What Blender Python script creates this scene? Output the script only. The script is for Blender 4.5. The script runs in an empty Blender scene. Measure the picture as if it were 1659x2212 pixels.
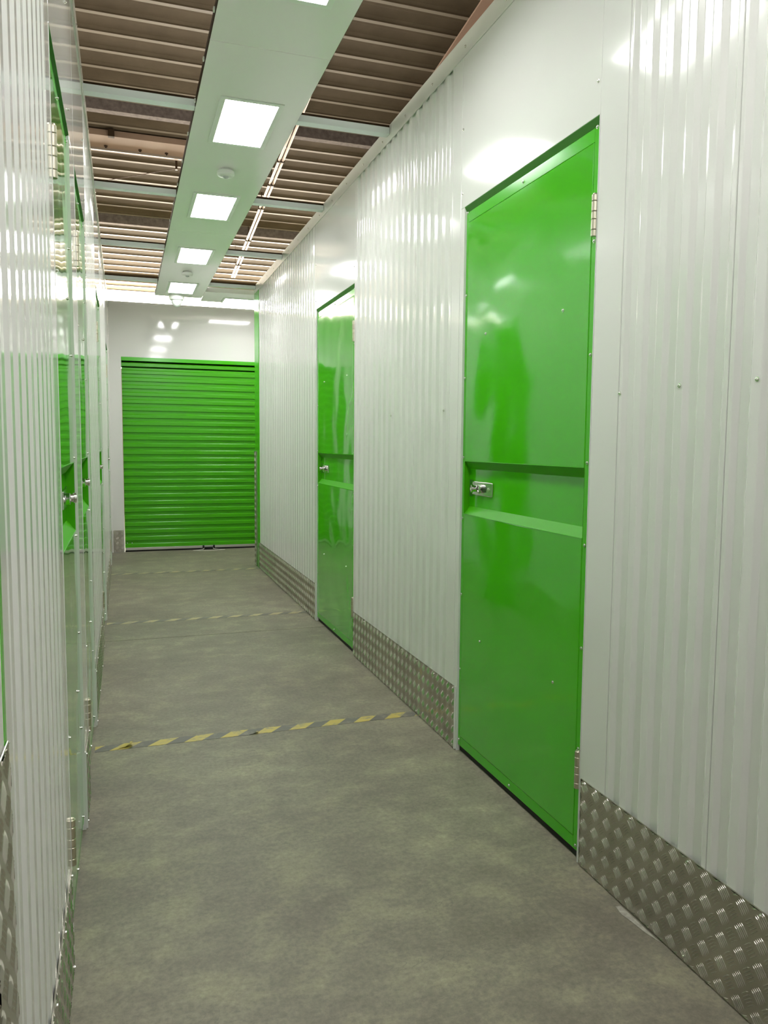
import bpy, bmesh, math, random
from mathutils import Matrix, Vector
random.seed(7)
PI = math.pi

# ------------------------------------------------------------------ camera, world, exposure
scene = bpy.context.scene
C = scene.collection
R = ((0.9482678, 0.0197587, -0.3168561),
     (-0.3173622, 0.0851941, -0.9444698),
     (0.0083328, 0.9961684, 0.0870575))
cd = bpy.data.cameras.new('camera')
cam = bpy.data.objects.new('camera', cd); C.objects.link(cam)
cd.sensor_fit = 'HORIZONTAL'; cd.sensor_width = 36.0; cd.lens = 1674 / 1659 * 36
cd.clip_start = 0.02; cd.clip_end = 200
cam.matrix_world = Matrix([list(R[0]) + [0.0], list(R[1]) + [0.0], list(R[2]) + [1.35], [0, 0, 0, 1]])
scene.camera = cam
w = bpy.data.worlds.new('world'); scene.world = w; w.use_nodes = True
bg = w.node_tree.nodes['Background']
bg.inputs['Color'].default_value = (1.0, 0.95, 0.84, 1); bg.inputs['Strength'].default_value = 0.32
vs = scene.view_settings
vs.view_transform = 'Standard'; vs.look = 'None'; vs.gamma = 1; vs.use_curve_mapping = False
vs.exposure = 1.38
LAMP = 13.0        # strength of the ceiling light diffusers
CLERE = 14.0        # daylight through the clerestory band

# ------------------------------------------------------------------ main dimensions (metres)
XR, XL, YB = 1.372, -0.15, 9.98      # right wall, left wall, back wall
HW = 3.03                            # wall height
HD = 2.34                            # door opening height
KH = 0.285                           # kick plate height
ZS = 2.98                            # underside of the light soffit
def zroof(y): return 6.095 - 0.119 * y

# ------------------------------------------------------------------ materials
MATS = {}
def new_mat(name):
    m = bpy.data.materials.new(name); m.use_nodes = True
    nt = m.node_tree; b = nt.nodes['Principled BSDF']; MATS[name] = m
    return m, nt, b
def simple(name, col, rough=0.5, metal=0.0, spec=0.5, coat=0.0):
    m, nt, b = new_mat(name)
    b.inputs['Base Color'].default_value = (*col, 1); b.inputs['Roughness'].default_value = rough
    b.inputs['Metallic'].default_value = metal; b.inputs['Specular IOR Level'].default_value = spec
    b.inputs['Coat Weight'].default_value = coat; b.inputs['Coat Roughness'].default_value = 0.05
    return m
def noise(nt, scale, detail=3.0, vec=None, rough=0.5, mapscale=None, dist=0.0):
    n = nt.nodes.new('ShaderNodeTexNoise'); n.inputs['Scale'].default_value = scale
    n.inputs['Detail'].default_value = detail; n.inputs['Roughness'].default_value = rough
    n.inputs['Distortion'].default_value = dist
    g = nt.nodes.new('ShaderNodeNewGeometry')
    mp = nt.nodes.new('ShaderNodeMapping'); nt.links.new(g.outputs['Position'], mp.inputs['Vector'])
    if mapscale: mp.inputs['Scale'].default_value = mapscale
    nt.links.new(mp.outputs['Vector'], n.inputs['Vector'])
    return n
def ramp(nt, src, stops):
    r = nt.nodes.new('ShaderNodeValToRGB'); nt.links.new(src, r.inputs['Fac'])
    while len(r.color_ramp.elements) < len(stops): r.color_ramp.elements.new(0.5)
    for e, (p, c) in zip(r.color_ramp.elements, stops):
        e.position = p; e.color = (*c, 1) if len(c) == 3 else c
    return r
def mixc(nt, fac, a, b, mode='MIX'):
    m = nt.nodes.new('ShaderNodeMix'); m.data_type = 'RGBA'; m.blend_type = mode
    for sock, v in ((m.inputs[0], fac), (m.inputs[6], a), (m.inputs[7], b)):
        if hasattr(v, 'is_linked') or hasattr(v, 'links'): nt.links.new(v, sock)
        elif isinstance(v, tuple): sock.default_value = (*v, 1)
        else: sock.default_value = v
    return m.outputs[2]
def wavy(name, col, rough, s_low, d_low, d_fine=0.0, mapscale=(1, 1, 1), coat=0.0, spec=0.5):
    """glossy painted sheet steel: slightly uneven surface that bends its reflections"""
    m = simple(name, col, rough, 0.0, spec, coat)
    nt = m.node_tree; b = nt.nodes['Principled BSDF']
    n = noise(nt, s_low, 1.0, mapscale=mapscale)
    bp = nt.nodes.new('ShaderNodeBump'); bp.inputs['Strength'].default_value = 1.0
    bp.inputs['Distance'].default_value = d_low
    nt.links.new(n.outputs['Fac'], bp.inputs['Height'])
    last = bp
    if d_fine:
        n2 = noise(nt, 260, 2.0)
        b2 = nt.nodes.new('ShaderNodeBump'); b2.inputs['Strength'].default_value = 1.0
        b2.inputs['Distance'].default_value = d_fine
        nt.links.new(n2.outputs['Fac'], b2.inputs['Height']); nt.links.new(bp.outputs['Normal'], b2.inputs['Normal'])
        last = b2
    nt.links.new(last.outputs['Normal'], b.inputs['Normal'])
    if coat: nt.links.new(last.outputs['Normal'], b.inputs['Coat Normal'])
    return m
WHITE = (0.735, 0.745, 0.705)
GREEN = (0.056, 0.46, 0.002)
white = wavy('white_painted_steel', WHITE, 0.11, 2.2, 0.003, spec=0.5, coat=0.25)
white_flat = wavy('white_flat_panel', WHITE, 0.09, 1.6, 0.0012, spec=0.5, coat=0.25)
white_trim = simple('white_trim_steel', WHITE, 0.22)
green = wavy('green_painted_steel', GREEN, 0.11, 2.6, 0.010, 0.00002, mapscale=(1, 1, 1.0), spec=0.45, coat=0.7)
green_trim = simple('green_trim_steel', GREEN, 0.16, spec=0.6)
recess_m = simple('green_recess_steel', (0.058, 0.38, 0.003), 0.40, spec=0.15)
green_roll = simple('green_curtain_steel', (0.058, 0.38, 0.003), 0.24, spec=0.5)
soffit_m = wavy('pale_green_white_soffit', (0.86, 0.86, 0.84), 0.12, 1.2, 0.004)
beam_m = simple('pale_blue_grey_paint', (0.82, 0.90, 0.90), 0.45)
header_m = simple('header_reflected_green', (0.04, 0.17, 0.02), 0.55, spec=0.2)  # white header, reflected door green put into its colour; bolt slots share it
chrome = simple('bright_chrome', (0.72, 0.72, 0.68), 0.12, 1.0)
steel = simple('brushed_hinge_steel', (0.62, 0.58, 0.46), 0.32, 1.0)
screw_m = simple('zinc_screw', (0.75, 0.76, 0.7), 0.25, 1.0)
dark = simple('matt_black', (0.008, 0.008, 0.007), 0.7)
plastic = simple('white_plastic', (0.72, 0.76, 0.70), 0.4)
lightframe = simple('light_frame_white', (0.75, 0.8, 0.74), 0.35)
alu = simple('aluminium_bar', (0.62, 0.61, 0.56), 0.4, 0.9)
rope_m = simple('white_rope', (0.7, 0.7, 0.62), 0.8)
wire_m = simple('brown_wire', (0.10, 0.06, 0.035), 0.6)
bracket_m = simple('dark_brown_bracket', (0.035, 0.021, 0.010), 0.7, spec=0.1)
pinkish = simple('beige_pink_steel', (0.40, 0.27, 0.19), 0.5)
pipe_m = simple('cream_pipe', (0.66, 0.52, 0.40), 0.35)

def emis(name, col, strength):
    m = bpy.data.materials.new(name); m.use_nodes = True; nt = m.node_tree
    nt.nodes.remove(nt.nodes['Principled BSDF'])
    e = nt.nodes.new('ShaderNodeEmission'); e.inputs['Color'].default_value = (*col, 1)
    e.inputs['Strength'].default_value = strength
    nt.links.new(e.outputs[0], nt.nodes['Material Output'].inputs['Surface']); return m
diffuser = emis('lit_diffuser', (1.0, 0.975, 0.985), LAMP)
glass_lit = emis('daylit_window_pane', (1.0, 0.90, 0.74), CLERE)

# kick plate aluminium, with faint smears
kick, nt, b = new_mat('tread_plate_aluminium')
n = noise(nt, 9, 4)
r = ramp(nt, n.outputs['Fac'], [(0.3, (0.44, 0.42, 0.36)), (0.7, (0.56, 0.54, 0.47))])
nt.links.new(r.outputs['Color'], b.inputs['Base Color'])
b.inputs['Metallic'].default_value = 0.9; b.inputs['Roughness'].default_value = 0.25

# concrete floor
floor_m, nt, b = new_mat('worn_concrete_floor')
n1 = noise(nt, 0.9, 6, rough=0.65)
n2 = noise(nt, 5.0, 10, rough=0.72, mapscale=(1, 1.25, 1), dist=0.15)
n3 = noise(nt, 60, 5, rough=0.75)
c1 = ramp(nt, n1.outputs['Fac'], [(0.34, (0.182, 0.166, 0.126)), (0.66, (0.262, 0.250, 0.182))]).outputs['Color']
c2 = ramp(nt, n2.outputs['Fac'], [(0.30, (0.66, 0.63, 0.61)), (0.5, (0.96, 0.95, 0.95)), (0.66, (1.42, 1.44, 1.28))]).outputs['Color']
c3 = ramp(nt, n3.outputs['Fac'], [(0.3, (0.76, 0.76, 0.76)), (0.7, (1.24, 1.24, 1.20))]).outputs['Color']
cc = mixc(nt, 1.0, mixc(nt, 0.8, c1, c2, 'MULTIPLY'), c3, 'MULTIPLY')
# thin scratches: stretched, strongly distorted bands
n4 = noise(nt, 3.2, 2, mapscale=(1, 3.0, 1), dist=3.5)
m1 = nt.nodes.new('ShaderNodeMath'); m1.operation = 'SUBTRACT'; nt.links.new(n4.outputs['Fac'], m1.inputs[0]); m1.inputs[1].default_value = 0.5
m2 = nt.nodes.new('ShaderNodeMath'); m2.operation = 'ABSOLUTE'; nt.links.new(m1.outputs[0], m2.inputs[0])
n5 = noise(nt, 1.7, 2)
sc = ramp(nt, m2.outputs[0], [(0.0, (1, 1, 1)), (0.008, (0, 0, 0))]).outputs['Color']
sm = ramp(nt, n5.outputs['Fac'], [(0.48, (0, 0, 0)), (0.60, (0.55, 0.55, 0.55))]).outputs['Color']
sf = mixc(nt, 1.0, sc, sm, 'MULTIPLY')
cc = mixc(nt, sf, cc, (0.10, 0.095, 0.08))
nt.links.new(cc, b.inputs['Base Color'])
rr = ramp(nt, n2.outputs['Fac'], [(0.3, (0.50, 0.50, 0.50)), (0.7, (0.64, 0.64, 0.64))])
nt.links.new(rr.outputs['Color'], b.inputs['Roughness'])
b.inputs['Specular IOR Level'].default_value = 0.5
bp = nt.nodes.new('ShaderNodeBump'); bp.inputs['Distance'].default_value = 0.0005; bp.inputs['Strength'].default_value = 0.6
nt.links.new(n3.outputs['Fac'], bp.inputs['Height']); nt.links.new(bp.outputs['Normal'], b.inputs['Normal'])

# roof deck: brown pans with shade, lighter ribs with window light, put into the colours
def mottled(name, a, c, scale, rough=0.7):
    m, nt, b = new_mat(name)
    n = noise(nt, scale, 5, rough=0.6)
    r = ramp(nt, n.outputs['Fac'], [(0.3, a), (0.7, c)])
    nt.links.new(r.outputs['Color'], b.inputs['Base Color']); b.inputs['Roughness'].default_value = rough
    return m
deck_m = mottled('brown_deck_with_shade', (0.076, 0.056, 0.032), (0.104, 0.078, 0.046), 3.0, 0.8)
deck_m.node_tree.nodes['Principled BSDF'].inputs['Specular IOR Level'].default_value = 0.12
rib_m = mottled('beige_rib_with_light', (0.20, 0.165, 0.115), (0.25, 0.205, 0.145), 2.0, 0.40)
flange_m = mottled('brown_flange_steel', (0.22, 0.145, 0.09), (0.28, 0.19, 0.12), 2.0, 0.6)
conc_m = mottled('rough_dark_concrete', (0.09, 0.07, 0.058), (0.17, 0.135, 0.11), 22, 0.9)

# hazard tape: diagonal yellow and grey bands, worn away in places
tape_m, nt, b = new_mat('worn_hazard_tape')
g = nt.nodes.new('ShaderNodeNewGeometry'); sx = nt.nodes.new('ShaderNodeSeparateXYZ'); nt.links.new(g.outputs['Position'], sx.inputs[0])
a1 = nt.nodes.new('ShaderNodeMath'); a1.operation = 'MULTIPLY_ADD'
nt.links.new(sx.outputs['Y'], a1.inputs[0]); a1.inputs[1].default_value = -0.9; nt.links.new(sx.outputs['X'], a1.inputs[2])
a2 = nt.nodes.new('ShaderNodeMath'); a2.operation = 'MULTIPLY'; nt.links.new(a1.outputs[0], a2.inputs[0]); a2.inputs[1].default_value = 1 / 0.158
a3 = nt.nodes.new('ShaderNodeMath'); a3.operation = 'FRACT'; nt.links.new(a2.outputs[0], a3.inputs[0])
a4 = nt.nodes.new('ShaderNodeMath'); a4.operation = 'GREATER_THAN'; nt.links.new(a3.outputs[0], a4.inputs[0]); a4.inputs[1].default_value = 0.5
col = mixc(nt, a4.outputs[0], (0.135, 0.13, 0.11), (0.52, 0.42, 0.10))
nw = noise(nt, 11, 6, rough=0.7)
wear = ramp(nt, nw.outputs['Fac'], [(0.50, (0, 0, 0)), (0.66, (0.9, 0.9, 0.9))]).outputs['Color']
col = mixc(nt, wear, col, (0.23, 0.22, 0.17))
nt.links.new(col, b.inputs['Base Color']); b.inputs['Roughness'].default_value = 0.5
tape_faded = tape_m.copy(); tape_faded.name = 'faded_hazard_tape'
for n_ in tape_faded.node_tree.nodes:
    if n_.type == 'MIX' and n_.inputs[7].links == () and abs(n_.inputs[7].default_value[0] - 0.52) < 0.01:
        n_.inputs[6].default_value = (0.15, 0.145, 0.12, 1); n_.inputs[7].default_value = (0.44, 0.38, 0.20, 1)

# ------------------------------------------------------------------ mesh helpers
class MB:
    def __init__(s): s.v = []; s.f = []
    def quad(s, *p):
        i = len(s.v); s.v += [tuple(q) for q in p]; s.f.append(tuple(range(i, i + len(p))))
    def box(s, x0, x1, y0, y1, z0, z1):
        if x0 > x1: x0, x1 = x1, x0
        i = len(s.v)
        s.v += [(x0, y0, z0), (x1, y0, z0), (x1, y1, z0), (x0, y1, z0), (x0, y0, z1), (x1, y0, z1), (x1, y1, z1), (x0, y1, z1)]
        for q in ((0, 3, 2, 1), (4, 5, 6, 7), (0, 1, 5, 4), (1, 2, 6, 5), (2, 3, 7, 6), (3, 0, 4, 7)):
            s.f.append(tuple(i + k for k in q))
    def prism(s, prof, axis, a, c):
        """closed profile of 2D points extruded along an axis from a to c"""
        n = len(prof); i = len(s.v)
        def mk(p, t):
            if axis == 'x': return (t, p[0], p[1])
            if axis == 'y': return (p[0], t, p[1])
            return (p[0], p[1], t)
        s.v += [mk(p, a) for p in prof] + [mk(p, c) for p in prof]
        s.f.append(tuple(i + k for k in range(n))); s.f.append(tuple(i + n + k for k in reversed(range(n))))
        for k in range(n):
            k2 = (k + 1) % n; s.f.append((i + k, i + k2, i + n + k2, i + n + k))
    def lathe(s, o, ax, prof, n=16):
        """prof: (distance along axis, radius)"""
        o = Vector(o); ax = Vector(ax).normalized()
        t = Vector((0, 0, 1)) if abs(ax.z) < 0.9 else Vector((1, 0, 0))
        u = ax.cross(t).normalized(); w_ = ax.cross(u)
        i = len(s.v)
        for (d, r) in prof:
            for k in range(n):
                a = 2 * PI * k / n
                s.v.append(tuple(o + ax * d + (u * math.cos(a) + w_ * math.sin(a)) * r))
        for j in range(len(prof) - 1):
            for k in range(n):
                k2 = (k + 1) % n
                s.f.append((i + j * n + k, i + j * n + k2, i + (j + 1) * n + k2, i + (j + 1) * n + k))
        s.f.append(tuple(i + k for k in reversed(range(n)))); m = i + (len(prof) - 1) * n
        s.f.append(tuple(m + k for k in range(n)))
    def tube(s, pts, r, n=8):
        pts = [Vector(p) for p in pts]
        i = len(s.v)
        for j, p in enumerate(pts):
            d = (pts[min(j + 1, len(pts) - 1)] - pts[max(j - 1, 0)]).normalized()
            t = Vector((0, 0, 1)) if abs(d.z) < 0.9 else Vector((1, 0, 0))
            u = d.cross(t).normalized(); w_ = d.cross(u)
            for k in range(n):
                a = 2 * PI * k / n; s.v.append(tuple(p + (u * math.cos(a) + w_ * math.sin(a)) * r))
        for j in range(len(pts) - 1):
            for k in range(n):
                k2 = (k + 1) % n
                s.f.append((i + j * n + k, i + j * n + k2, i + (j + 1) * n + k2, i + (j + 1) * n + k))
        s.f.append(tuple(i + k for k in reversed(range(n)))); m = i + (len(pts) - 1) * n
        s.f.append(tuple(m + k for k in range(n)))
    def build(s, name, mat, parent=None, bevel=0.0, smooth=False, origin=None):
        off = Vector((0, 0, 0)); p = parent
        while p is not None: off += p.location; p = p.parent
        if parent is None:
            if origin is None:
                xs = [q[0] for q in s.v]; ys = [q[1] for q in s.v]; zs = [q[2] for q in s.v]
                origin = ((min(xs) + max(xs)) / 2, (min(ys) + max(ys)) / 2, min(zs))
        o0 = Vector(origin) if origin is not None else off
        me = bpy.data.meshes.new(name)
        me.from_pydata([tuple(Vector(q) - o0) for q in s.v], [], s.f)
        bm = bmesh.new(); bm.from_mesh(me); bmesh.ops.recalc_face_normals(bm, faces=bm.faces); bm.to_mesh(me); bm.free()
        if smooth:
            for p_ in me.polygons: p_.use_smooth = True
            try: me.set_sharp_from_angle(angle=math.radians(40))
            except Exception: pass
        mats = mat if isinstance(mat, (list, tuple)) else [mat]
        for m_ in mats: me.materials.append(m_)
        o = bpy.data.objects.new(name, me); C.objects.link(o)
        if parent: o.parent = parent; o.location = o0 - off
        else: o.location = o0
        if bevel:
            bv = o.modifiers.new('bevel', 'BEVEL'); bv.width = bevel; bv.segments = 2; bv.limit_method = 'ANGLE'
        return o
def thing(name, loc, label=None, cat=None, group=None, kind=None):
    o = bpy.data.objects.new(name, None); o.empty_display_size = 0.1; C.objects.link(o); o.location = loc
    tag(o, label, cat, group, kind); return o
def tag(o, label=None, cat=None, group=None, kind=None):
    if label: o['label'] = label
    if cat: o['category'] = cat
    if group: o['group'] = group
    if kind: o['kind'] = kind
    return o

# one screw mesh per wall direction, shared by all copies
def screw_mesh(ax, r=0.0038):
    m = MB(); m.lathe((0, 0, 0), ax, [(0, r * 1.5), (0.0015, r * 1.5), (0.0017, r), (0.0042, r * 0.92), (0.0052, r * 0.5)], 12)
    o = m.build('screw_source', screw_m, origin=(0, 0, 0), smooth=True)
    me = o.data; bpy.data.objects.remove(o); return me
SCREW = {'r': screw_mesh((-1, 0, 0)), 'l': screw_mesh((1, 0, 0)), 'b': screw_mesh((0, -1, 0))}
def screw(side, pos, parent):
    o = bpy.data.objects.new('screw', SCREW[side]); C.objects.link(o)
    off = Vector((0, 0, 0)); p = parent
    while p is not None: off += p.location; p = p.parent
    o.parent = parent; o.location = Vector(pos) - off; return o

# ------------------------------------------------------------------ FLOOR
m = MB(); m.quad((-3.2, -3.8, 0), (6, -3.8, 0), (6, 5.487, 0), (-3.2, 5.487, 0))
m.quad((-3.2, 5.493, 0), (6, 5.493, 0), (6, 16, 0), (-3.2, 16, 0))
m.quad((-3.2, 5.487, 0), (6, 5.487, 0), (6, 5.487, -0.006), (-3.2, 5.487, -0.006))
m.quad((-3.2, 5.493, 0), (6, 5.493, 0), (6, 5.493, -0.006), (-3.2, 5.493, -0.006))
m.quad((-3.2, 5.487, -0.006), (6, 5.487, -0.006), (6, 5.493, -0.006), (-3.2, 5.493, -0.006))
f = m.build('floor', floor_m, origin=(0, 0, 0)); tag(f, 'grey worn concrete floor of the corridor with a thin saw-cut joint', kind='structure')

# ------------------------------------------------------------------ CORRIDOR WALLS
PITCH = 0.0905
def ribs(m, xs, sg, y0, y1, z0, z1):
    """vertical trapezoid ribs in a sheet; depth goes into the wall"""
    n = max(1, round((y1 - y0) / PITCH)); p = (y1 - y0) / n; D = 0.011
    front = [(0.0, y0)]
    for i in range(n):
        a = y0 + i * p
        front += [(0.0, a + p * 0.18), (D, a + p * 0.34), (D, a + p * 0.68), (0.0, a + p * 0.84)]
    front.append((0.0, y1))
    prof = [(xs + sg * d, y) for d, y in front] + [(xs + sg * 0.05, y1), (xs + sg * 0.05, y0)]
    m.prism(prof, 'z', z0, z1)
def flat(m, xs, sg, y0, y1, z0, z1): m.box(xs, xs + sg * 0.05, y0, y1, z0, z1)
def ribrun(m, xs, sg, y0, y1, marks):
    """ribbed panels with a hairline seam at each mark"""
    ys = [y0] + marks + [y1]
    for a, c in zip(ys, ys[1:]):
        ribs(m, xs, sg, a + 0.0012, c - 0.0012, 0, 2.975)

RDOORS = [(2.085, 3.06), (4.69, 5.70)]
LDOORS = [(2.085, 2.795), (3.085, 3.83), (5.33, 6.15), (8.22, 8.98)]
m = MB()
ribrun(m, XR, 1, -3.6, 1.948, [-2.97, -2.52, -2.07, -1.62, -1.17, -0.72, -0.27, 0.18, 0.63, 1.08, 1.514])
flat(m, XR, 1, 1.950, 2.085, 0, 2.975)
flat(m, XR, 1, 2.085, 3.10, HD, 2.975); flat(m, XR, 1, 3.06, 3.10, 0, HD)
flat(m, XR, 1, 3.102, 3.19, 0, 2.975)
ribrun(m, XR, 1, 3.19, 4.655, [3.64, 4.18])
flat(m, XR, 1, 4.655, 4.69, 0, 2.975); flat(m, XR, 1, 4.69, 5.70, HD, 2.975); flat(m, XR, 1, 5.70, 5.735, 0, 2.975)
ribrun(m, XR, 1, 5.737, 8.27, [6.19, 6.73, 7.27, 7.81])
m.box(XR + 0.02, XR + 0.06, -3.6, 8.27, 2.95, HW)
wr = m.build('wall_right', white, origin=(XR, 0, 0), bevel=0.0022); tag(wr, 'long white ribbed steel wall on the right of the corridor', kind='structure')
m = MB(); m.box(XR + 0.05, XR + 0.12, -3.6, 2.085, 0, HW - .02); m.box(XR + 0.05, XR + 0.12, 3.06, 4.69, 0, HW - .02)
m.box(XR + 0.05, XR + 0.12, 5.70, 8.27, 0, HW - .02); m.box(XR + 0.09, XR + 0.12, 2.085, 3.06, 0, HW - .02); m.box(XR + 0.09, XR + 0.12, 4.69, 5.70, 0, HW - .02)
m.build('wall_core', white_trim, wr)
for y, z in ((1.94, 1.503), (1.685, 1.508), (1.423, 1.505), (2.10, 2.44), (3.085, 2.66), (3.085, 2.40), (4.70, 2.44), (5.71, 2.66), (5.71, 2.40), (3.98, 1.505), (3.25, 1.505)):
    screw('r', (XR, y, z), wr)

m = MB()
m.box(XL, XL - 0.05, 1.045, 1.06, 0, 2.975)
ribrun(m, XL, -1, 1.06, 1.965, [1.51])
flat(m, XL, -1, 1.967, 2.085, 0, 2.975); flat(m, XL, -1, 2.085, 3.085, HD, 2.975); flat(m, XL, -1, 2.795, 3.085, 0, HD)
flat(m, XL, -1, 3.087, 3.95, HD, 2.975); flat(m, XL, -1, 3.83, 3.95, 0, HD)
ribrun(m, XL, -1, 3.95, 5.25, [4.49])
flat(m, XL, -1, 5.25, 6.24, HD, 2.975); flat(m, XL, -1, 5.25, 5.33, 0, HD); flat(m, XL, -1, 6.15, 6.24, 0, HD)
ribrun(m, XL, -1, 6.24, 8.14, [6.78, 7.32])
flat(m, XL, -1, 8.14, YB, HD, 2.975); flat(m, XL, -1, 8.14, 8.22, 0, HD); flat(m, XL, -1, 8.98, YB, 0, HD)
m.box(XL - 0.02, XL - 0.06, 1.045, YB, 2.95, HW)
m.box(XL, XL - 0.05, -3.6, -0.6, 0, HW)
wl = m.build('wall_left', white, origin=(XL, 0, 0), bevel=0.0022); tag(wl, 'long white ribbed steel wall on the left of the corridor', kind='structure')
m = MB(); a = 1.09
for (d0, d1) in LDOORS:
    m.box(XL - 0.05, XL - 0.12, a, d0, 0, HW - .02); m.box(XL - 0.09, XL - 0.12, d0, d1, 0, HW - .02); a = d1
m.box(XL - 0.05, XL - 0.12, a, YB, 0, HW - .02)
m.build('wall_core', white_trim, wl)
for y, z in ((2.80, 2.75), (2.80, 2.42), (3.86, 2.7), (3.86, 2.44)): screw('l', (XL, y, z), wl)

# caps along the wall tops
def cap(name, xs, sg, segs, label):
    m = MB()
    for a, c in segs:
        m.box(xs - sg * 0.004, xs, a + 0.001, c - 0.001, 2.952, HW)
        m.box(xs - sg * 0.004, xs + sg * 0.11, a + 0.001, c - 0.001, HW, HW + 0.004)
    o = m.build(name, white_trim, origin=(xs, 0, HW)); tag(o, label, kind='structure')
    return o
c1 = cap('trim_1', XR, 1, [(-3.6, 1.0), (1.0, 4.0), (4.0, 7.0), (7.0, 8.55)], 'white metal cap strip along the top of the right wall')
c2 = cap('trim_2', XL, -1, [(1.05, 3.3), (3.3, 6.3), (6.3, YB)], 'white metal cap strip along the top of the left wall')
y = 2.35
while y < 8.3:
    screw('r', (XR - 0.004, y, 2.985), c1); screw('l', (XL + 0.004, y, 2.985), c2); y += 0.36
# thin folded edges round each door opening
def reveals(xs, sg, doors, name, label):
    m = MB(); heads = []
    for a, c in doors:
        for q0, q1, z0, z1 in ((a + 0.0003, a + 0.0025, 0, HD - 0.0005), (c - 0.0025, c - 0.0003, 0, HD - 0.0005)):
            m.box(xs - sg * 0.001, xs + sg * 0.045, q0, q1, z0, z1)
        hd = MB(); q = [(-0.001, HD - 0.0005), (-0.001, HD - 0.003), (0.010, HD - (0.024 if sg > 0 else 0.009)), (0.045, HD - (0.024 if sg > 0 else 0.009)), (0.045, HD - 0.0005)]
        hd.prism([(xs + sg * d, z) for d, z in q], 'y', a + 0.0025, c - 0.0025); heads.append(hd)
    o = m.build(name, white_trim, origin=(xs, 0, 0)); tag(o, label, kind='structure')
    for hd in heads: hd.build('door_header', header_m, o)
reveals(XR, 1, RDOORS, 'trim_3', 'white folded edges lining the door openings of the right wall')
reveals(XL, -1, LDOORS, 'trim_4', 'white folded edges lining the door openings of the left wall')

# green corner flashing where the right wall ends, and where the left wall starts
m = MB(); m.box(XR - 0.004, XR + 0.12, 8.272, 8.5485, 0, 2.951)
o = m.build('trim_5', green_trim, bevel=0.003); tag(o, 'green corner flashing at the far end of the right wall', kind='structure')
m = MB(); m.box(XL + 0.004, XL - 0.12, 1.02, 1.045, 0, 2.951)
o = m.build('trim_6', green_trim, bevel=0.003); tag(o, 'green corner flashing at the near end of the left wall', kind='structure')

# cross corridor behind the right wall, its far wall, and the closing walls out of sight
m = MB(); m.box(1.50, 6.0, 8.48, 8.54, 0, HW)
o = m.build('wall_cross', white, origin=(XR, 8.4, 0)); tag(o, 'white wall of the side corridor', kind='structure')
RX0, RX1, RZ = -0.01, 2.30, 2.375
m = MB(); m.box(XL, RX0, YB, YB + 0.06, 0, HW); m.box(RX1, 6, YB, YB + 0.06, 0, HW)
m.box(RX0, RX1, YB, YB + 0.06, RZ, HW)
o = m.build('wall_back', white_flat, origin=(0, YB, 0)); tag(o, 'white wall at the end of the corridor around the green roller door', kind='structure')
m = MB(); m.box(RX0 - 0.006, RX0, YB - 0.002, YB + 0.06, 0, RZ); m.box(XL, 6, YB - 0.004, YB, 3.0, HW)
o = m.build('trim_7', white_trim, origin=(0, YB, 0)); tag(o, 'thin white edge strip beside the roller door', kind='structure')
m = MB(); m.box(-3.2, 6, -3.7, -3.6, 0, HW)
o = m.build('wall_rear', white, origin=(0, -3.65, 0)); tag(o, kind='structure')
m = MB(); m.box(-2.6, -2.5, -0.6, 1.05, 0, HW); m.box(-2.6, XL, 1.075, 1.12, 0, HW); m.box(-2.6, XL, -0.66, -0.6, 0, HW)
o = m.build('wall_side_corridor', white, origin=(-2.5, 0, 0)); tag(o, kind='structure')

# ------------------------------------------------------------------ ROOF
m = MB(); rb = MB(); P = 0.2785
XA, XB = -7.0, 10.0
y = 7.745 - 42 * P
RW, RT, RD = 0.040, 0.045, 0.012
while y < 15.9:
    a, c = y + RT / 2, y + P - RT / 2
    zp = RD
    for (p0, p1, h0, h1, tgt) in ((y - RW / 2, y + RW / 2, 0, 0, rb), (y + RW / 2, a, 0, zp, m), (y - RT / 2, y - RW / 2, zp, 0, m), (a, a + 0.05, zp, zp, m), (a + 0.05, a + 0.056, zp, zp + 0.003, m), (a + 0.056, c - 0.056, zp + 0.003, zp + 0.003, m), (c - 0.056, c - 0.05, zp + 0.003, zp, m), (c - 0.05, c, zp, zp, m)):
        tgt.quad((XA, p0, zroof(p0) + h0), (XB, p0, zroof(p0) + h0), (XB, p1, zroof(p1) + h1), (XA, p1, zroof(p1) + h1))
    y += P
m.quad((XA, -4, zroof(-4) + 0.12), (XB, -4, zroof(-4) + 0.12), (XB, 16, zroof(16) + 0.12), (XA, 16, zroof(16) + 0.12))
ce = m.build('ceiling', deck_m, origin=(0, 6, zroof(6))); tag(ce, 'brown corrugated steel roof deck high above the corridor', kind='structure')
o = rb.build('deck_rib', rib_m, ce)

# end wall of the building with a bright clerestory band
YE = 15.8
m = MB(); m.box(XA, XB, YE + 0.02, YE + 0.12, 0, 2.75)
o = m.build('wall_end', pinkish, origin=(0, YE, 0)); tag(o, kind='structure')
m = MB(); m.box(XA, XB, YE + 0.03, YE + 0.04, 2.75, zroof(YE) + 0.02)
wd = thing('window_1', (0, YE, 2.75), 'bright band of high windows beyond the end wall', kind='structure')
m.build('window_pane', glass_lit, wd)
x = 0.687 - 7 * 1.077
while x < XB:
    m = MB(); m.box(x - 0.035, x + 0.035, YE - 0.04, YE + 0.03, 2.75, 4.0 if x > 0.3 else 3.35); m.build('window_post', pinkish, wd); x += 1.077
m = MB(); m.box(XA, XB, YE - 0.05, YE + 0.03, 2.70, 2.75); m.build('window_sill', pinkish, wd)

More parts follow.
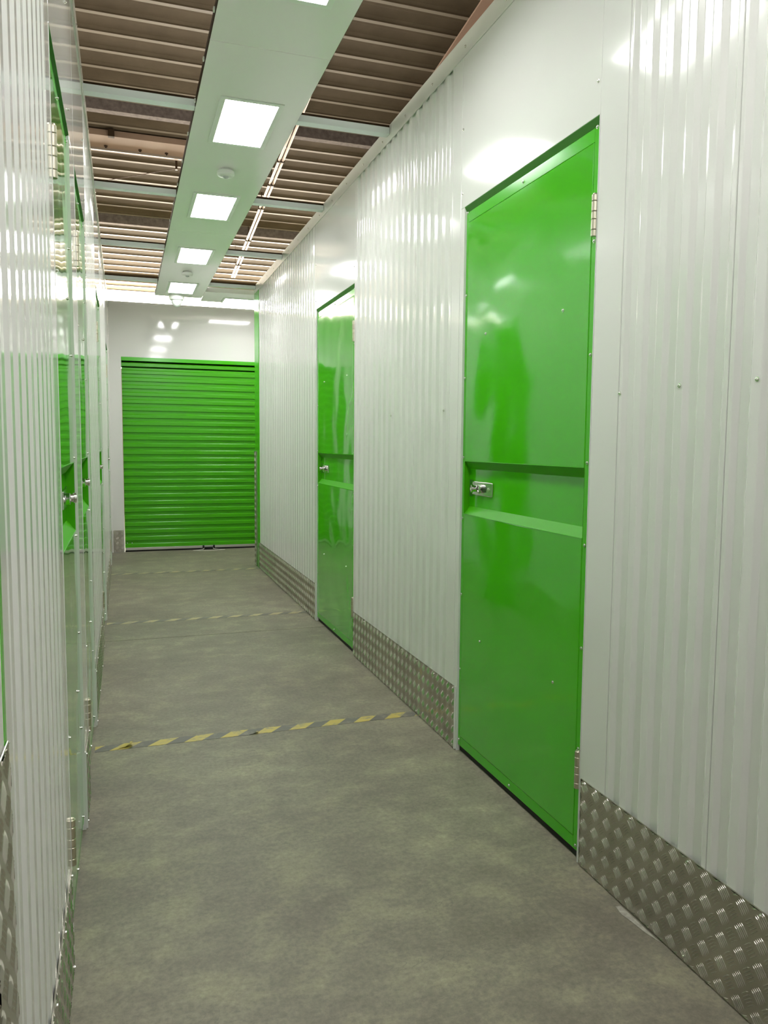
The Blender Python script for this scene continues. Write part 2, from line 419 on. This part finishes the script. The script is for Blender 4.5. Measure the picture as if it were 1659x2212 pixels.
def roofbeam(name, mats, y0, y1, drop, label, cat, x0=XA, x1=XB):
    m = MB()
    m.prism([(y0, zroof(y0) + 0.02), (y0, zroof(y0) - drop), (y1, zroof(y0) - drop), (y1, zroof(y1) + 0.02)], 'x', x0, x1)
    o = m.build(name, mats); tag(o, label, cat); return o
roofbeam('roof_purlin', conc_m, 9.17, 9.27, 0.105, 'rough dark roof purlin right behind the nearest pale blue beam', 'beam')
roofbeam('roof_purlin', conc_m, 12.25, 12.35, 0.115, 'rough dark roof purlin farther off, between the second and third pale blue beams', 'beam')
o = roofbeam('roof_purlin', pinkish, 14.95, 15.12, 0.10, 'pinkish roof purlin closest to the bright end windows', 'beam')
# flat wide beam with bolts on the left
fb = thing('roof_flange', (-1.5, 10.05, zroof(10.05)), 'flat brown steel roof beam with bolts, left of the light soffit', 'beam')
m = MB(); m.prism([(9.80, zroof(9.80) - 0.004), (9.80, zroof(9.8) - 0.07), (10.20, zroof(10.20) - 0.07), (10.20, zroof(10.20) - 0.004)], 'x', XA, 1.3); m.build('flange_plate', flange_m, fb)
m = MB(); m.box(XA, 1.3, 10.10, 10.13, zroof(10.1) - 0.095, zroof(10.1) - 0.06); m.build('flange_lip', rib_m, fb)
for x in (-0.72, -0.13, 0.255, 0.56, 1.0):
    m = MB(); m.lathe((x, 10.04, zroof(10.04) - 0.07), (0, 0, -1), [(0, 0.022), (0.012, 0.022), (0.014, 0.011), (0.03, 0.011)], 6); m.build('bolt', bracket_m, fb)
m = MB(); m.box(-0.10, -0.03, 9.74, 9.80, zroof(9.8) - 0.09, zroof(9.8) - 0.01)
o = m.build('junction_box', bracket_m, bevel=0.004); tag(o, 'small dark square box under the roof on the left', 'box')
# beam along the corridor over the right side
m = MB()
for (x0, x1, d0, d1) in ((3.10, 3.42, 0.20, 0.185), (3.25, 3.27, 0.185, 0.02), (3.10, 3.42, 0.02, 0.0)):
    m.prism([(-3, zroof(-3) - d0), (15.7, zroof(15.7) - d0), (15.7, zroof(15.7) - d1), (-3, zroof(-3) - d1)], 'x', x0, x1)
o = m.build('roof_girder', pinkish); tag(o, 'pinkish steel girder running lengthways above the right wall', 'beam')

# pipes above the right side
def pz(y): return zroof(y) - 0.2
pp = thing('roof_pipe', (1.87, 8.0, pz(8)), 'pair of cream pipes running lengthways under the roof, right of the light soffit', 'pipe')
for dx in (-0.022, 0.022):
    m = MB(); m.tube([(1.87 + dx, 7.6, pz(7.6)), (1.87 + dx, 13.95, pz(13.95))], 0.0165, 10); m.build('pipe', pipe_m, pp, smooth=True)
for y in (9.6, 10.25, 11.0, 12.2, 13.3):
    m = MB(); m.box(1.825, 1.915, y - 0.012, y + 0.012, pz(y) - 0.022, pz(y) + 0.022); m.box(1.865, 1.875, y - 0.006, y + 0.006, pz(y) + 0.02, zroof(y) + 0.01)
    m.build('clamp', bracket_m, pp)

# sagging wire with its hanger
hg = thing('wire_hanger', (0.69, 10.38, zroof(10.4)), 'thin brown strap hanging from the roof and holding a sagging wire', 'hanger')
m = MB(); m.box(0.678, 0.704, 10.30, 10.312, 4.745, 4.875); m.box(0.678, 0.704, 10.30, 10.33, 4.73, 4.748); m.build('strap', bracket_m, hg)
m = MB(); m.lathe((0.69, 10.30, 4.742), (0, 0, -1), [(0, 0.014), (0.012, 0.014)], 8); m.build('clip', steel, hg)
m = MB(); m.tube([(-2.2, 10.3, 4.30), (-1.0, 10.3, 4.40), (-0.267, 10.3, 4.481), (-0.081, 10.3, 4.529), (0.243, 10.3, 4.62), (0.49, 10.3, 4.693), (0.66, 10.3, 4.738), (0.73, 10.3, 4.754), (0.80, 10.3, 4.735), (1.2, 10.3, 4.60), (1.674, 10.3, 4.52), (2.085, 10.3, 4.509), (2.519, 10.3, 4.466), (3.2, 10.3, 4.42)], 0.0045, 6)
o = m.build('sagging_wire', wire_m); tag(o, 'thin dark wire sagging across the corridor below the roof', 'wire')
m = MB(); m.tube([(1.47, 11, 4.05), (1.48, 11, 4.085), (1.495, 11, 4.09), (1.505, 11, 4.06), (1.503, 11, 3.76)], 0.003, 6)
m.tube([(1.48, 11, 4.085), (1.48, 11, zroof(11) + 0.03)], 0.0015, 4)
o = m.build('wire_hook', wire_m); tag(o, 'thin wire hook hanging beside the cream pipes', 'hook')

# ------------------------------------------------------------------ CROSS BEAMS AND SOFFIT
for y, lab in ((-0.3, None), (1.13, None), (2.58, None), (4.03, 'pale blue cross beam nearest the viewer, before the first whole ceiling light'),
               (5.46, 'pale blue cross beam at the second ceiling light'), (6.97, 'pale blue cross beam at the third ceiling light'),
               (8.42, 'pale blue cross beam farthest off, at the end of the right wall')):
    m = MB(); z0, t = ZS + 0.004, 0.003
    x0, x1 = XL - 0.1, XR + 0.1
    m.box(XL + 0.002, XR - 0.006, y, y + 0.055, z0, z0 + 0.034)
    o = m.build('cross_beam', beam_m, bevel=0.002)
    m = MB(); m.box(XL + 0.002, XR - 0.006, y + 0.006, y + 0.05, z0 + 0.035, z0 + 0.046); m.build('shadow_gap_strip', bracket_m, o)  # dark strip added to stand in for the shadow gap above the beam
    tag(o, lab or 'pale blue cross beam above and behind the viewer', 'beam', 'pale blue cross beams carrying the soffit')
SX0, SX1 = 0.368, 0.866
LIGHTS = [-2.04, -0.56, 0.92, 2.40, 3.875, 5.36, 6.86, 8.35]
LLEN, LX0, LX1 = 0.555, 0.487, 0.750
cuts = [-3.5, -2.58, 0.39, 3.36, 6.335, 9.16]
labs = ['pale green-white soffit panel behind the viewer', 'pale green-white soffit panel above the viewer', 'nearest visible pale green-white soffit panel, at the top edge of the photo',
        'middle pale green-white soffit panel holding two lights and a round detector', 'far pale green-white soffit panel with the small third and fourth lights']
for i, (a, c) in enumerate(zip(cuts, cuts[1:])):
    m = MB(); a2, c2_ = a + 0.0028, c - 0.0028
    ls = [l for l in LIGHTS if a < l < c]
    # sheet with real holes for the lights
    yy = a2
    for l in ls:
        m.box(SX0, SX1, yy, l, ZS, ZS + 0.003)
        m.box(SX0, LX0, l, l + LLEN, ZS, ZS + 0.003); m.box(LX1, SX1, l, l + LLEN, ZS, ZS + 0.003); yy = l + LLEN
    m.box(SX0, SX1, yy, c2_, ZS, ZS + 0.003)
    m.box(SX0 - 0.003, SX0, a2, c2_, ZS, ZS + 0.03); m.box(SX1, SX1 + 0.003, a2, c2_, ZS, ZS + 0.03)
    if i == 4: m.box(SX0, SX1, c2_ - 0.003, c2_, ZS, ZS + 0.03)
    o = m.build('soffit_panel', soffit_m); tag(o, labs[i], 'ceiling panel', 'soffit panels above the corridor')
    for xx in (SX0 - 0.006, SX1 + 0.003):
        m = MB(); m.box(xx, xx + 0.003, a2, c2_, ZS + 0.004, ZS + 0.034); m.build('edge_strip', bracket_m, o)
    for k in range(7):
        if i < 2: break
        m = MB(); yk = a2 + 0.2 + k * (c2_ - a2 - 0.4) / 6; m.box(SX0 - 0.012, SX0 - 0.006, yk - 0.01, yk + 0.01, ZS + 0.008, ZS + 0.022); m.build('clip', plastic, o)
m = MB(); m.box(SX1 + 0.006, 1.12, 8.74, 9.335, ZS, ZS + 0.003); m.box(1.12, 1.66, 8.74, 9.04, ZS, ZS + 0.003); m.box(1.12, 1.66, 9.31, 9.335, ZS, ZS + 0.003)
m.box(1.66, 5.5, 8.74, 9.335, ZS, ZS + 0.003); m.box(SX1 + 0.006, 5.5, 8.737, 8.74, ZS, ZS + 0.05); m.box(SX1 + 0.006, 5.5, 9.335, 9.338, ZS, ZS + 0.03)
o = m.build('soffit_panel', soffit_m); tag(o, 'pale soffit panel turning right into the side corridor in front of the roller door', 'ceiling panel', 'soffit panels above the corridor')

LL = {3: 'ceiling light cut off by the top edge of the photo', 4: 'largest whole ceiling light in the soffit', 5: 'second ceiling light, beyond the round detector', 6: 'third ceiling light down the soffit', 7: 'fourth and farthest ceiling light of the long soffit'}
def light(x0, x1, y0, y1, lab):
    t = thing('ceiling_light', ((x0 + x1) / 2, (y0 + y1) / 2, ZS), lab, 'light', 'recessed panel lights')
    fr = MB(); e = 0.020
    fr.box(x0 - e, x1 + e, y0 - e, y0 + 0.004, ZS - 0.006, ZS - 0.0005); fr.box(x0 - e, x1 + e, y1 - 0.004, y1 + e, ZS - 0.006, ZS - 0.0005)
    fr.box(x0 - e, x0 + 0.004, y0 + 0.004, y1 - 0.004, ZS - 0.006, ZS - 0.0005); fr.box(x1 - 0.004, x1 + e, y0 + 0.004, y1 - 0.004, ZS - 0.006, ZS - 0.0005)
    fr.build('frame', lightframe, t)
    d = MB(); d.box(x0 + 0.004, x1 - 0.004, y0 + 0.004, y1 - 0.004, ZS - 0.003, ZS + 0.002); d.build('diffuser', diffuser, t)
    return t
for i, l in enumerate(LIGHTS):
    light(LX0, LX1, l, l + LLEN, 'lit panel light %s' % LL[i] if i in LL else 'lit panel light %s' % ('in the soffit farthest behind the viewer', 'in the soffit just behind the viewer', 'in the soffit right above the viewer')[i])
light(1.12, 1.66, 9.04, 9.31, 'lit panel light set crossways at the right, in front of the roller door')
light(3.2, 3.74, 9.04, 9.31, 'lit panel light in the side corridor behind the right wall')

def detector(x, y, lab):
    t = thing('smoke_detector', (x, y, ZS), lab, 'detector', 'round detectors on the soffit')
    m = MB(); m.lathe((x, y, ZS), (0, 0, -1), [(0, 0.040), (0.008, 0.044), (0.012, 0.052), (0.030, 0.052), (0.036, 0.046), (0.040, 0.024)], 24); m.build('body', plastic, t, smooth=True)
    m = MB(); m.lathe((x, y, ZS - 0.038), (0, 0, -1), [(0, 0.02), (0.006, 0.018), (0.013, 0.01), (0.015, 0.003)], 16); m.build('sensor_lens', simple('grey_lens', (0.4, 0.45, 0.4), 0.3), t, smooth=True)
detector(0.612, 4.86, 'round white detector on the soffit between the first and second lights')
detector(0.610, 7.80, 'round white detector on the soffit between the third and fourth lights')
t = thing('dome_camera', (0.59, 9.08, ZS), 'white dome device hanging at the far end of the soffit', 'camera')
m = MB(); m.lathe((0.59, 9.08, ZS), (0, 0, -1), [(0, 0.085), (0.02, 0.088), (0.05, 0.075), (0.055, 0.06)], 24); m.build('mounting_base', plastic, t, smooth=True)
m = MB(); m.lathe((0.59, 9.08, ZS - 0.055), (0, 0, -1), [(0, 0.06), (0.03, 0.056), (0.055, 0.04), (0.07, 0.018), (0.074, 0.004)], 24); m.build('dome', simple('pale_dome', (0.6, 0.64, 0.6), 0.15), t, smooth=True)

# ------------------------------------------------------------------ TREAD KICK PLATES
def tread(m, to3, u0, u1, v0, v1, p=0.0605):
    """raised five-bar pattern; to3(u, v, h) maps plate coordinates to space"""
    L, W, H, G = 0.0180, 0.00165, 0.0016, 0.0069
    nu = int((u1 - u0) / p) + 2; nv = int((v1 - v0) / p) + 2
    for typ in (0, 1):
        a = PI / 4 if typ == 0 else -PI / 4
        cu, su = math.cos(a), math.sin(a)
        for i in range(-1, nu):
            for j in range(-1, nv):
                cx = u0 + 0.012 + (i + 0.5 * typ) * p; cy = v0 + 0.018 + (j + 0.5 * typ) * p
                for k in range(-2, 3):
                    l = L * (1.0 - 0.04 * abs(k))
                    pts = []
                    for (s_, t_, h) in ((-l, 0, 0), (-l * .45, W, 0), (l * .45, W, 0), (l, 0, 0), (l * .45, -W, 0), (-l * .45, -W, 0), (-l * .6, 0, H), (l * .6, 0, H)):
                        cur = 0.0022 * (1 - (s_ / l) ** 2)      # slightly bowed bars
                        q = k * G + t_ + cur
                        pts.append((cx + s_ * cu - q * su, cy + s_ * su + q * cu, h))
                    if max(q[0] for q in pts) < u0 + .002 or min(q[0] for q in pts) > u1 - .002 or max(q[1] for q in pts) < v0 + .002 or min(q[1] for q in pts) > v1 - .002: continue
                    pts = [(min(max(q[0], u0), u1), min(max(q[1], v0), v1), q[2]) for q in pts]
                    b0 = len(m.v); m.v += [to3(*q) for q in pts]
                    for fc in ((0, 1, 6), (1, 2, 7, 6), (2, 3, 7), (3, 4, 7), (4, 5, 6, 7), (5, 0, 6)): m.f.append(tuple(b0 + q for q in fc))
def kickplate(side, a, c, label, h=KH, z0=0.003, bars=True, sc_y=0.22, screws=True):
    m = MB()
    if side == 'b':
        m.box(a, c, YB - 0.004, YB - 0.001, z0, h); to3 = lambda u, v, q: (u, YB - 0.004 - q, v)
        o = m.build('kick_plate', kick)
    else:
        xs, sg = (XR, 1) if side == 'r' else (XL, -1)
        m.box(xs - sg * 0.004, xs - sg * 0.0005, a, c, z0, h); to3 = lambda u, v, q: (xs - sg * (0.004 + q), u, v)
        o = m.build('kick_plate', kick)
    tag(o, label, 'kick plate', 'tread pattern kick plates')
    t = MB(); tread(t, to3, a + 0.002, c - 0.002, z0 + 0.002, h - 0.002)
    t.build('tread_bars', kick, o)
    if screws:
        n = max(1, int((c - a) / sc_y))
        for k in range(n + 1):
            u = a + 0.015 + (c - a - 0.03) * k / n
            pos = (lambda z: (u, YB - 0.004, z)) if side == 'b' else (lambda z: (xs - sg * 0.004, u, z))
            screw(side, pos(h - 0.012), o)
            if k % 2 == 0: screw(side, pos(0.017), o)
    return o
kickplate('r', 0.10, 2.073, 'large tread plate at the foot of the right wall, nearest the viewer', 0.288)
kickplate('r', 3.075, 4.68, 'tread plate along the floor between the two right-hand green doors', 0.285)
kickplate('r', 5.715, 8.30, 'tread plate along the far end of the right wall', 0.285)
kickplate('l', 1.05, 2.03, 'tread plate at the foot of the left wall, nearest the viewer', 0.272)
kickplate('l', 2.81, 3.07, 'short tread plate on the left between the two nearest green doors', 0.272)
kickplate('l', 3.845, 5.31, 'tread plate on the left wall beyond the second green door', 0.272)
kickplate('l', 6.165, 8.20, 'tread plate on the left wall beyond the third green door', 0.272)
kickplate('b', -0.140, -0.022, 'small tread plate left of the green roller door', 0.272)
# white edge strips beside the kick plates
m = MB()
for y in (3.067, 5.706): m.box(XR - 0.006, XR - 0.0005, y, y + 0.008, 0.003, 0.287)
for y in (2.798, 3.835, 6.155): m.box(XL + 0.006, XL + 0.0005, y, y + 0.008, 0.003, 0.276)
o = m.build('trim_8', white_trim, origin=(0.5, 4, 0)); tag(o, 'thin white end strips of the kick plates', kind='structure')
# corner guards
def guard(x0, x1, y0, y1, z1, lab, faces):
    m = MB(); m.box(x0, x1, y0, y1, 0.003, z1); o = m.build('corner_guard', kick, bevel=0.0015); tag(o, lab, 'corner guard')
    t = MB()
    for to3, u0, u1 in faces: tread(t, to3, u0, u1, 0.006, z1 - 0.003)
    t.build('tread_bars', kick, o)
guard(XR - 0.012, XR + 0.122, 8.5515, 8.5555, 1.265, 'upright tread plate guard on the far corner of the right wall', [(lambda u, v, q: (u, 8.5555 + q, v), XR - 0.01, XR + 0.12)])
m = MB(); m.box(XR - 0.012, XR - 0.0045, 8.45, 8.5510, 0.003, 1.265); t_ = m.build('guard_return', kick, bpy.data.objects['corner_guard'])
t_b = MB(); tread(t_b, lambda u, v, q: (XR - 0.012 - q, u, v), 8.452, 8.549, 0.006, 1.26); t_b.build('tread_bars', kick, bpy.data.objects['corner_guard'])
guard(XL + 0.0045, XL + 0.0075, 0.90, 1.034, 0.98, 'upright tread plate guard on the near corner of the left wall', [(lambda u, v, q: (XL + 0.0075 + q, u, v), 0.902, 1.032)])
m = MB(); m.box(XL + 0.0038, XL - 0.12, 0.90, 1.0195, 0, HW)
o = m.build('trim_9', white_trim); tag(o, 'white post at the near end of the left wall', kind='structure')

# ------------------------------------------------------------------ HINGED DOORS
def hinged_door(idx, side, a, c, label, screws=True):
    """a = hinge edge (near), c = latch edge (far)"""
    xs, sg = (XR, 1) if side == 'r' else (XL, -1)
    X = lambda d: xs + sg * d
    t = thing('door_%d' % idx, (xs, (a + c) / 2, 0), label, kind='structure')
    D0 = 0.008                                # depth of the leaf face
    zb, zt = 0.028, HD - (0.025 if sg > 0 else 0.010)
    r0, r1 = 1.055, 1.282                     # recess
    e = 0.034                                 # border strips
    y0, y1 = a + 0.005, c - 0.004
    e2 = 0.020
    m = MB()
    m.box(X(D0), X(D0 + 0.045), y0, y0 + e, zb, zt); m.box(X(D0), X(D0 + 0.045), y1 - e2, y1, zb, zt)
    m.box(X(D0 + 0.0006), X(D0 + 0.045), y0 + e, y1 - e2, zt - 0.042, zt); m.box(X(D0 + 0.0006), X(D0 + 0.045), y0 + e, y1 - e2, zb, zb + 0.042)
    m.build('border_strip', green_trim, t, bevel=0.0015)
    g = 0.0015
    m = MB(); m.box(X(D0 - 0.001), X(D0 + 0.035), y0 + e + g, y1 - e2 - g, r1, zt - 0.042 - g); m.build('upper_panel', green, t, bevel=0.002)
    m = MB(); m.box(X(D0 - 0.001), X(D0 + 0.035), y0 + e + g, y1 - e2 - g, zb + 0.042 + g, r0); m.build('lower_panel', green, t, bevel=0.002)
    m = MB(); d1 = D0 + 0.026; sl = 0.034
    ya, yb = y0 + e + 0.0006, y1 - e2 - 0.0006
    m.quad((X(D0), ya, r1), (X(D0), yb, r1), (X(d1), yb, r1 - sl), (X(d1), ya, r1 - sl))
    bk = MB(); bk.box(X(d1), X(d1 + 0.003), ya, yb, r0 + sl - 0.001, r1 - sl + 0.001); bk.build('recess_back', green, t)
    bk = MB(); bk.box(X(d1 - 0.0012), X(d1 - 0.0002), yb - 0.034, yb - 0.0005, 1.169 - 0.036, 1.169 + 0.034); bk.build('bolt_slot', header_m, t)
    for zl, nm in ((r1 - 0.0005, 'upper_lip'), (r0 + 0.0005, 'lower_lip')):
        bk = MB(); bk.tube([(X(D0 - 0.0008), ya, zl), (X(D0 - 0.0008), yb, zl)], 0.0016, 8); bk.build(nm, green_trim, t, smooth=True)
    m.quad((X(d1), ya, r0 + sl), (X(d1), yb, r0 + sl), (X(D0), yb, r0), (X(D0), ya, r0))
    m.quad((X(D0), yb, r0), (X(D0), yb, r1), (X(d1), yb, r1 - sl), (X(d1), yb, r0 + sl))
    m.quad((X(D0), ya, r0), (X(D0), ya, r1), (X(d1), ya, r1 - sl), (X(d1), ya, r0 + sl))
    m.build('handle_recess', recess_m, t)
    m = MB(); m.box(X(D0 + 0.01), X(D0 + 0.04), y0, y1, 0.002, zb); m.build('bottom_gap_strip', dark, t)  # black strip standing in for the dark open gap under the leaf
    # hinges with knuckles
    for z0 in (1.985, 0.245):
        hm = MB(); hx, hy = X(D0 - 0.010), a + 0.012
        zz = z0
        for q in (0.020, 0.031, 0.023, 0.031, 0.020):
            hm.lathe((hx, hy, zz + 0.0006), (0, 0, 1), [(0, 0.0085), (0.001, 0.0095), (q - 0.0022, 0.0095), (q - 0.0012, 0.0085)], 14); zz += q
        hm.lathe((hx, hy, zz - 0.001), (0, 0, 1), [(0, 0.0078), (0.004, 0.006), (0.0045, 0.003)], 14)
        h = hm.build('hinge', steel, t, smooth=True)
        lm = MB(); lm.box(X(D0 - 0.0015), X(D0 - 0.010), a + 0.010, a + 0.015, z0 + 0.002, zz - 0.002); lm.build('hinge_leaf', steel, h)
    # latch
    d2 = d1 - 0.0005
    zc = 1.169; py0, py1 = yb - 0.223, yb - 0.030
    lt = MB(); lt.box(X(d2 - 0.006), X(d2), py0, py1, zc - 0.029, zc + 0.029)
    L = lt.build('lock_plate', chrome, t, bevel=0.0035)
    sl_ = MB(); sl_.box(X(d2 - 0.0066), X(d2 - 0.0058), py0 + 0.050, py0 + 0.092, zc - 0.0125, zc + 0.0125); sl_.build('slot', simple('dark_green_slot', (0.008, 0.05, 0.006), 0.3), L)
    sr = MB(); sr.lathe((X(d2 - 0.006), py0 + 0.028, zc + 0.001), (-sg, 0, 0), [(0, 0.0075), (0.002, 0.007), (0.004, 0.004)], 14); sr.build('rivet', chrome, L, smooth=True)
    bo = MB(); yk = py0 + 0.100
    bo.lathe((X(d2 - 0.006), yk, zc), (-sg, 0, 0), [(0, 0.019), (0.012, 0.019), (0.014, 0.016), (0.014, 0.012), (0.008, 0.012)], 20); bo.build('bolt_ring', chrome, L, smooth=True)
    pn = MB(); pn.lathe((X(d2 - 0.008), yk - 0.002, zc), (-sg, 0, 0), [(0, 0.0085), (0.010, 0.0085), (0.0115, 0.006)], 16); pn.build('bolt_pin', chrome, L, smooth=True)
    kn = MB(); kn.lathe((X(d2 - 0.004), py1 - 0.062, zc), (-sg, 0.25, 0.02), [(0, 0.015), (0.008, 0.015), (0.009, 0.0135), (0.022, 0.0135), (0.023, 0.0168), (0.030, 0.0168), (0.031, 0.0135), (0.026, 0.011)], 20); kn.build('lock_cylinder', chrome, L, smooth=True)
    if screws:
        fd = D0
        for z in (2.312, 1.975, 1.632, 1.297, 1.036, 0.704, 0.372, 0.045):
            screw(side, (X(fd), y0 + 0.019, z), t); screw(side, (X(fd), y1 - 0.011, z + (0.0 if z > 0.1 else 0.01)), t)
        ym = (a + c) / 2
        for z in (zt - 0.021, zb + 0.02): screw(side, (X(fd + 0.0006), ym, z), t)
        q0, q1 = a + 0.195 * (c - a), c - 0.215 * (c - a)
        for y in (q0, q1):
            screw(side, (X(fd - 0.001), y, 1.793), t); screw(side, (X(fd - 0.001), y, 0.543), t)
    return t
hinged_door(1, 'r', *RDOORS[0], 'large green steel door on the right, nearest the viewer')
hinged_door(2, 'r', *RDOORS[1], 'smaller-looking green steel door farther along the right wall')
hinged_door(3, 'l', *LDOORS[0], 'green steel door on the left seen edge-on, nearest the viewer')
hinged_door(4, 'l', *LDOORS[1], 'green steel door on the left seen edge-on, second from the viewer')
hinged_door(5, 'l', *LDOORS[2], 'narrow green sliver of a door beyond the ribbed part of the left wall')
hinged_door(6, 'l', *LDOORS[3], 'farthest left-hand green door beside the end wall')

# ------------------------------------------------------------------ ROLLER DOOR
rd = thing('door_7', ((RX0 + RX1) / 2, YB, 0), 'wide green roller shutter door closing the end of the corridor', kind='structure')
m = MB(); sp, n = 0.0886, 26; zbot = 0.052; dep = 0.016
pr = []
z = zbot
yc = YB + 0.012
pr.append((yc, z))
for i in range(n):
    zz = zbot + i * sp
    pr += [(yc, zz + 0.001), (yc, zz + sp * 0.42), (yc + dep * 0.85, zz + sp * 0.50), (yc + dep, zz + sp * 0.54), (yc + dep, zz + sp * 0.955), (yc + dep * 0.85, zz + sp * 0.975)]
pr.append((yc, zbot + n * sp))
prof = pr + [(YB + 0.055, zbot + n * sp), (YB + 0.055, zbot)]
m.prism(prof, 'x', RX0 + 0.004, RX1 - 0.004)
cu = m.build('shutter_curtain', green_roll, rd)
m = MB(); m.box(RX0, RX1, YB - 0.008, YB + 0.055, 2.330, RZ); m.build('head_rail', green_trim, rd, bevel=0.002)
m = MB(); m.box(RX0, RX1, YB + 0.028, YB + 0.055, 2.25, 2.330); m.build('shadow_board', green_trim, rd)
m = MB(); m.box(RX0 + 0.006, RX1 - 0.006, YB + 0.006, YB + 0.046, 0.020, 0.050); m.build('bottom_bar', alu, rd, bevel=0.002)
m = MB(); m.box(RX0 + 0.006, RX1 - 0.006, YB + 0.02, YB + 0.05, 0.001, 0.020); m.build('bottom_gap_strip', dark, rd)
m = MB(); hx0, hx1 = 0.925, 1.075
m.box(hx0, hx1, YB - 0.030, YB - 0.018, 0.022, 0.034); m.box(hx0, hx0 + 0.02, YB - 0.030, YB + 0.006, 0.022, 0.056); m.box(hx1 - 0.02, hx1, YB - 0.030, YB + 0.006, 0.022, 0.056)
m.build('pull_handle', dark, rd, bevel=0.002)
for x in (0.02, 0.075): screw('b', (x, yc, 0.110), rd)
m = MB()
m.tube([(0.945, YB - 0.022, 0.025), (0.93, YB - 0.04, 0.012), (0.87, YB - 0.08, 0.006), (0.80, YB - 0.10, 0.005), (0.88, YB - 0.13, 0.005), (1.0, YB - 0.145, 0.005), (1.12, YB - 0.13, 0.005), (1.19, YB - 0.11, 0.005), (1.13, YB - 0.07, 0.006), (1.06, YB - 0.04, 0.012), (1.05, YB - 0.022, 0.025)], 0.004, 8)
o = m.build('pull_rope', rope_m); tag(o, 'thin white pull rope lying on the floor under the roller door handle', 'rope')

# ------------------------------------------------------------------ HAZARD TAPE
def tape(yc_, wd_, label, x0=XL + 0.004, x1=XR - 0.008, gaps=(), slope=0.0):
    m = MB(); x = x0; rnd = random.Random(int(yc_ * 100))
    st = 0.02; prev = None
    while x < x1 - 1e-6:
        xn = min(x + st, x1)
        if not any(g0 < x < g1 for g0, g1 in gaps):
            yy0 = yc_ + slope * (x - 0.6)
            ra, rb_ = rnd.uniform(-0.003, 0.003), rnd.uniform(-0.003, 0.003)
            m.box(x, xn, yy0 - wd_ / 2 + ra, yy0 + wd_ / 2 + rb_, 0.0003, 0.0011)
        x = xn
    return m
m = tape(3.545, 0.066, '', gaps=(), slope=0.012)
o = m.build('hazard_tape', tape_m); tag(o, 'worn yellow and grey striped tape across the floor, nearest whole strip', 'floor tape', 'striped tapes across the floor')
tp = o
for (x0, y0) in ((-0.055, 3.53), (0.52, 3.525)):          # curled ends lifting off the floor
    pts = [(0, 0.001), (0.03, 0.006), (0.055, 0.016), (0.07, 0.030)] if x0 < 0 else [(0, 0.001), (0.02, 0.004), (0.04, 0.009), (0.05, 0.012)]
    cl = MB()
    for (p, q) in zip(pts, pts[1:]):
        cl.quad((x0 + p[0], y0 - 0.02, p[1]), (x0 + q[0], y0 - 0.012, q[1]), (x0 + q[0], y0 + 0.02, q[1] * 0.5), (x0 + p[0], y0 + 0.035, p[1] * 0.6))
    cl.build('curled_edge', tape_m, tp)
o = tape(6.03, 0.066, '').build('hazard_tape', tape_faded); tag(o, 'faded striped tape across the floor at the second right-hand door', 'floor tape', 'striped tapes across the floor')
o = tape(8.31, 0.060, '').build('hazard_tape', tape_faded); tag(o, 'farthest faded striped tape across the floor, at the end of the right wall', 'floor tape', 'striped tapes across the floor')

# pale mortar smears at the foot of the nearest tread plate
mort = mottled('pale_mortar', (0.24, 0.23, 0.19), (0.42, 0.40, 0.34), 60, 0.9)
for (pts, lab) in ((((1.362, 1.835), (1.345, 1.838), (1.338, 1.80), (1.345, 1.76), (1.35, 1.71), (1.362, 1.66)), 'pale thin mortar smear on the floor against the nearest tread plate'),
                   (((1.364, 1.345), (1.345, 1.35), (1.322, 1.33), (1.318, 1.30), (1.335, 1.275), (1.364, 1.265)), 'round pale mortar patch on the floor in the bottom right corner')):
    m = MB(); m.prism([(px_, py_) for px_, py_ in pts], 'z', 0.0002, 0.002)
    o = m.build('mortar_patch', mort, bevel=0.0008); tag(o, lab, 'mortar')
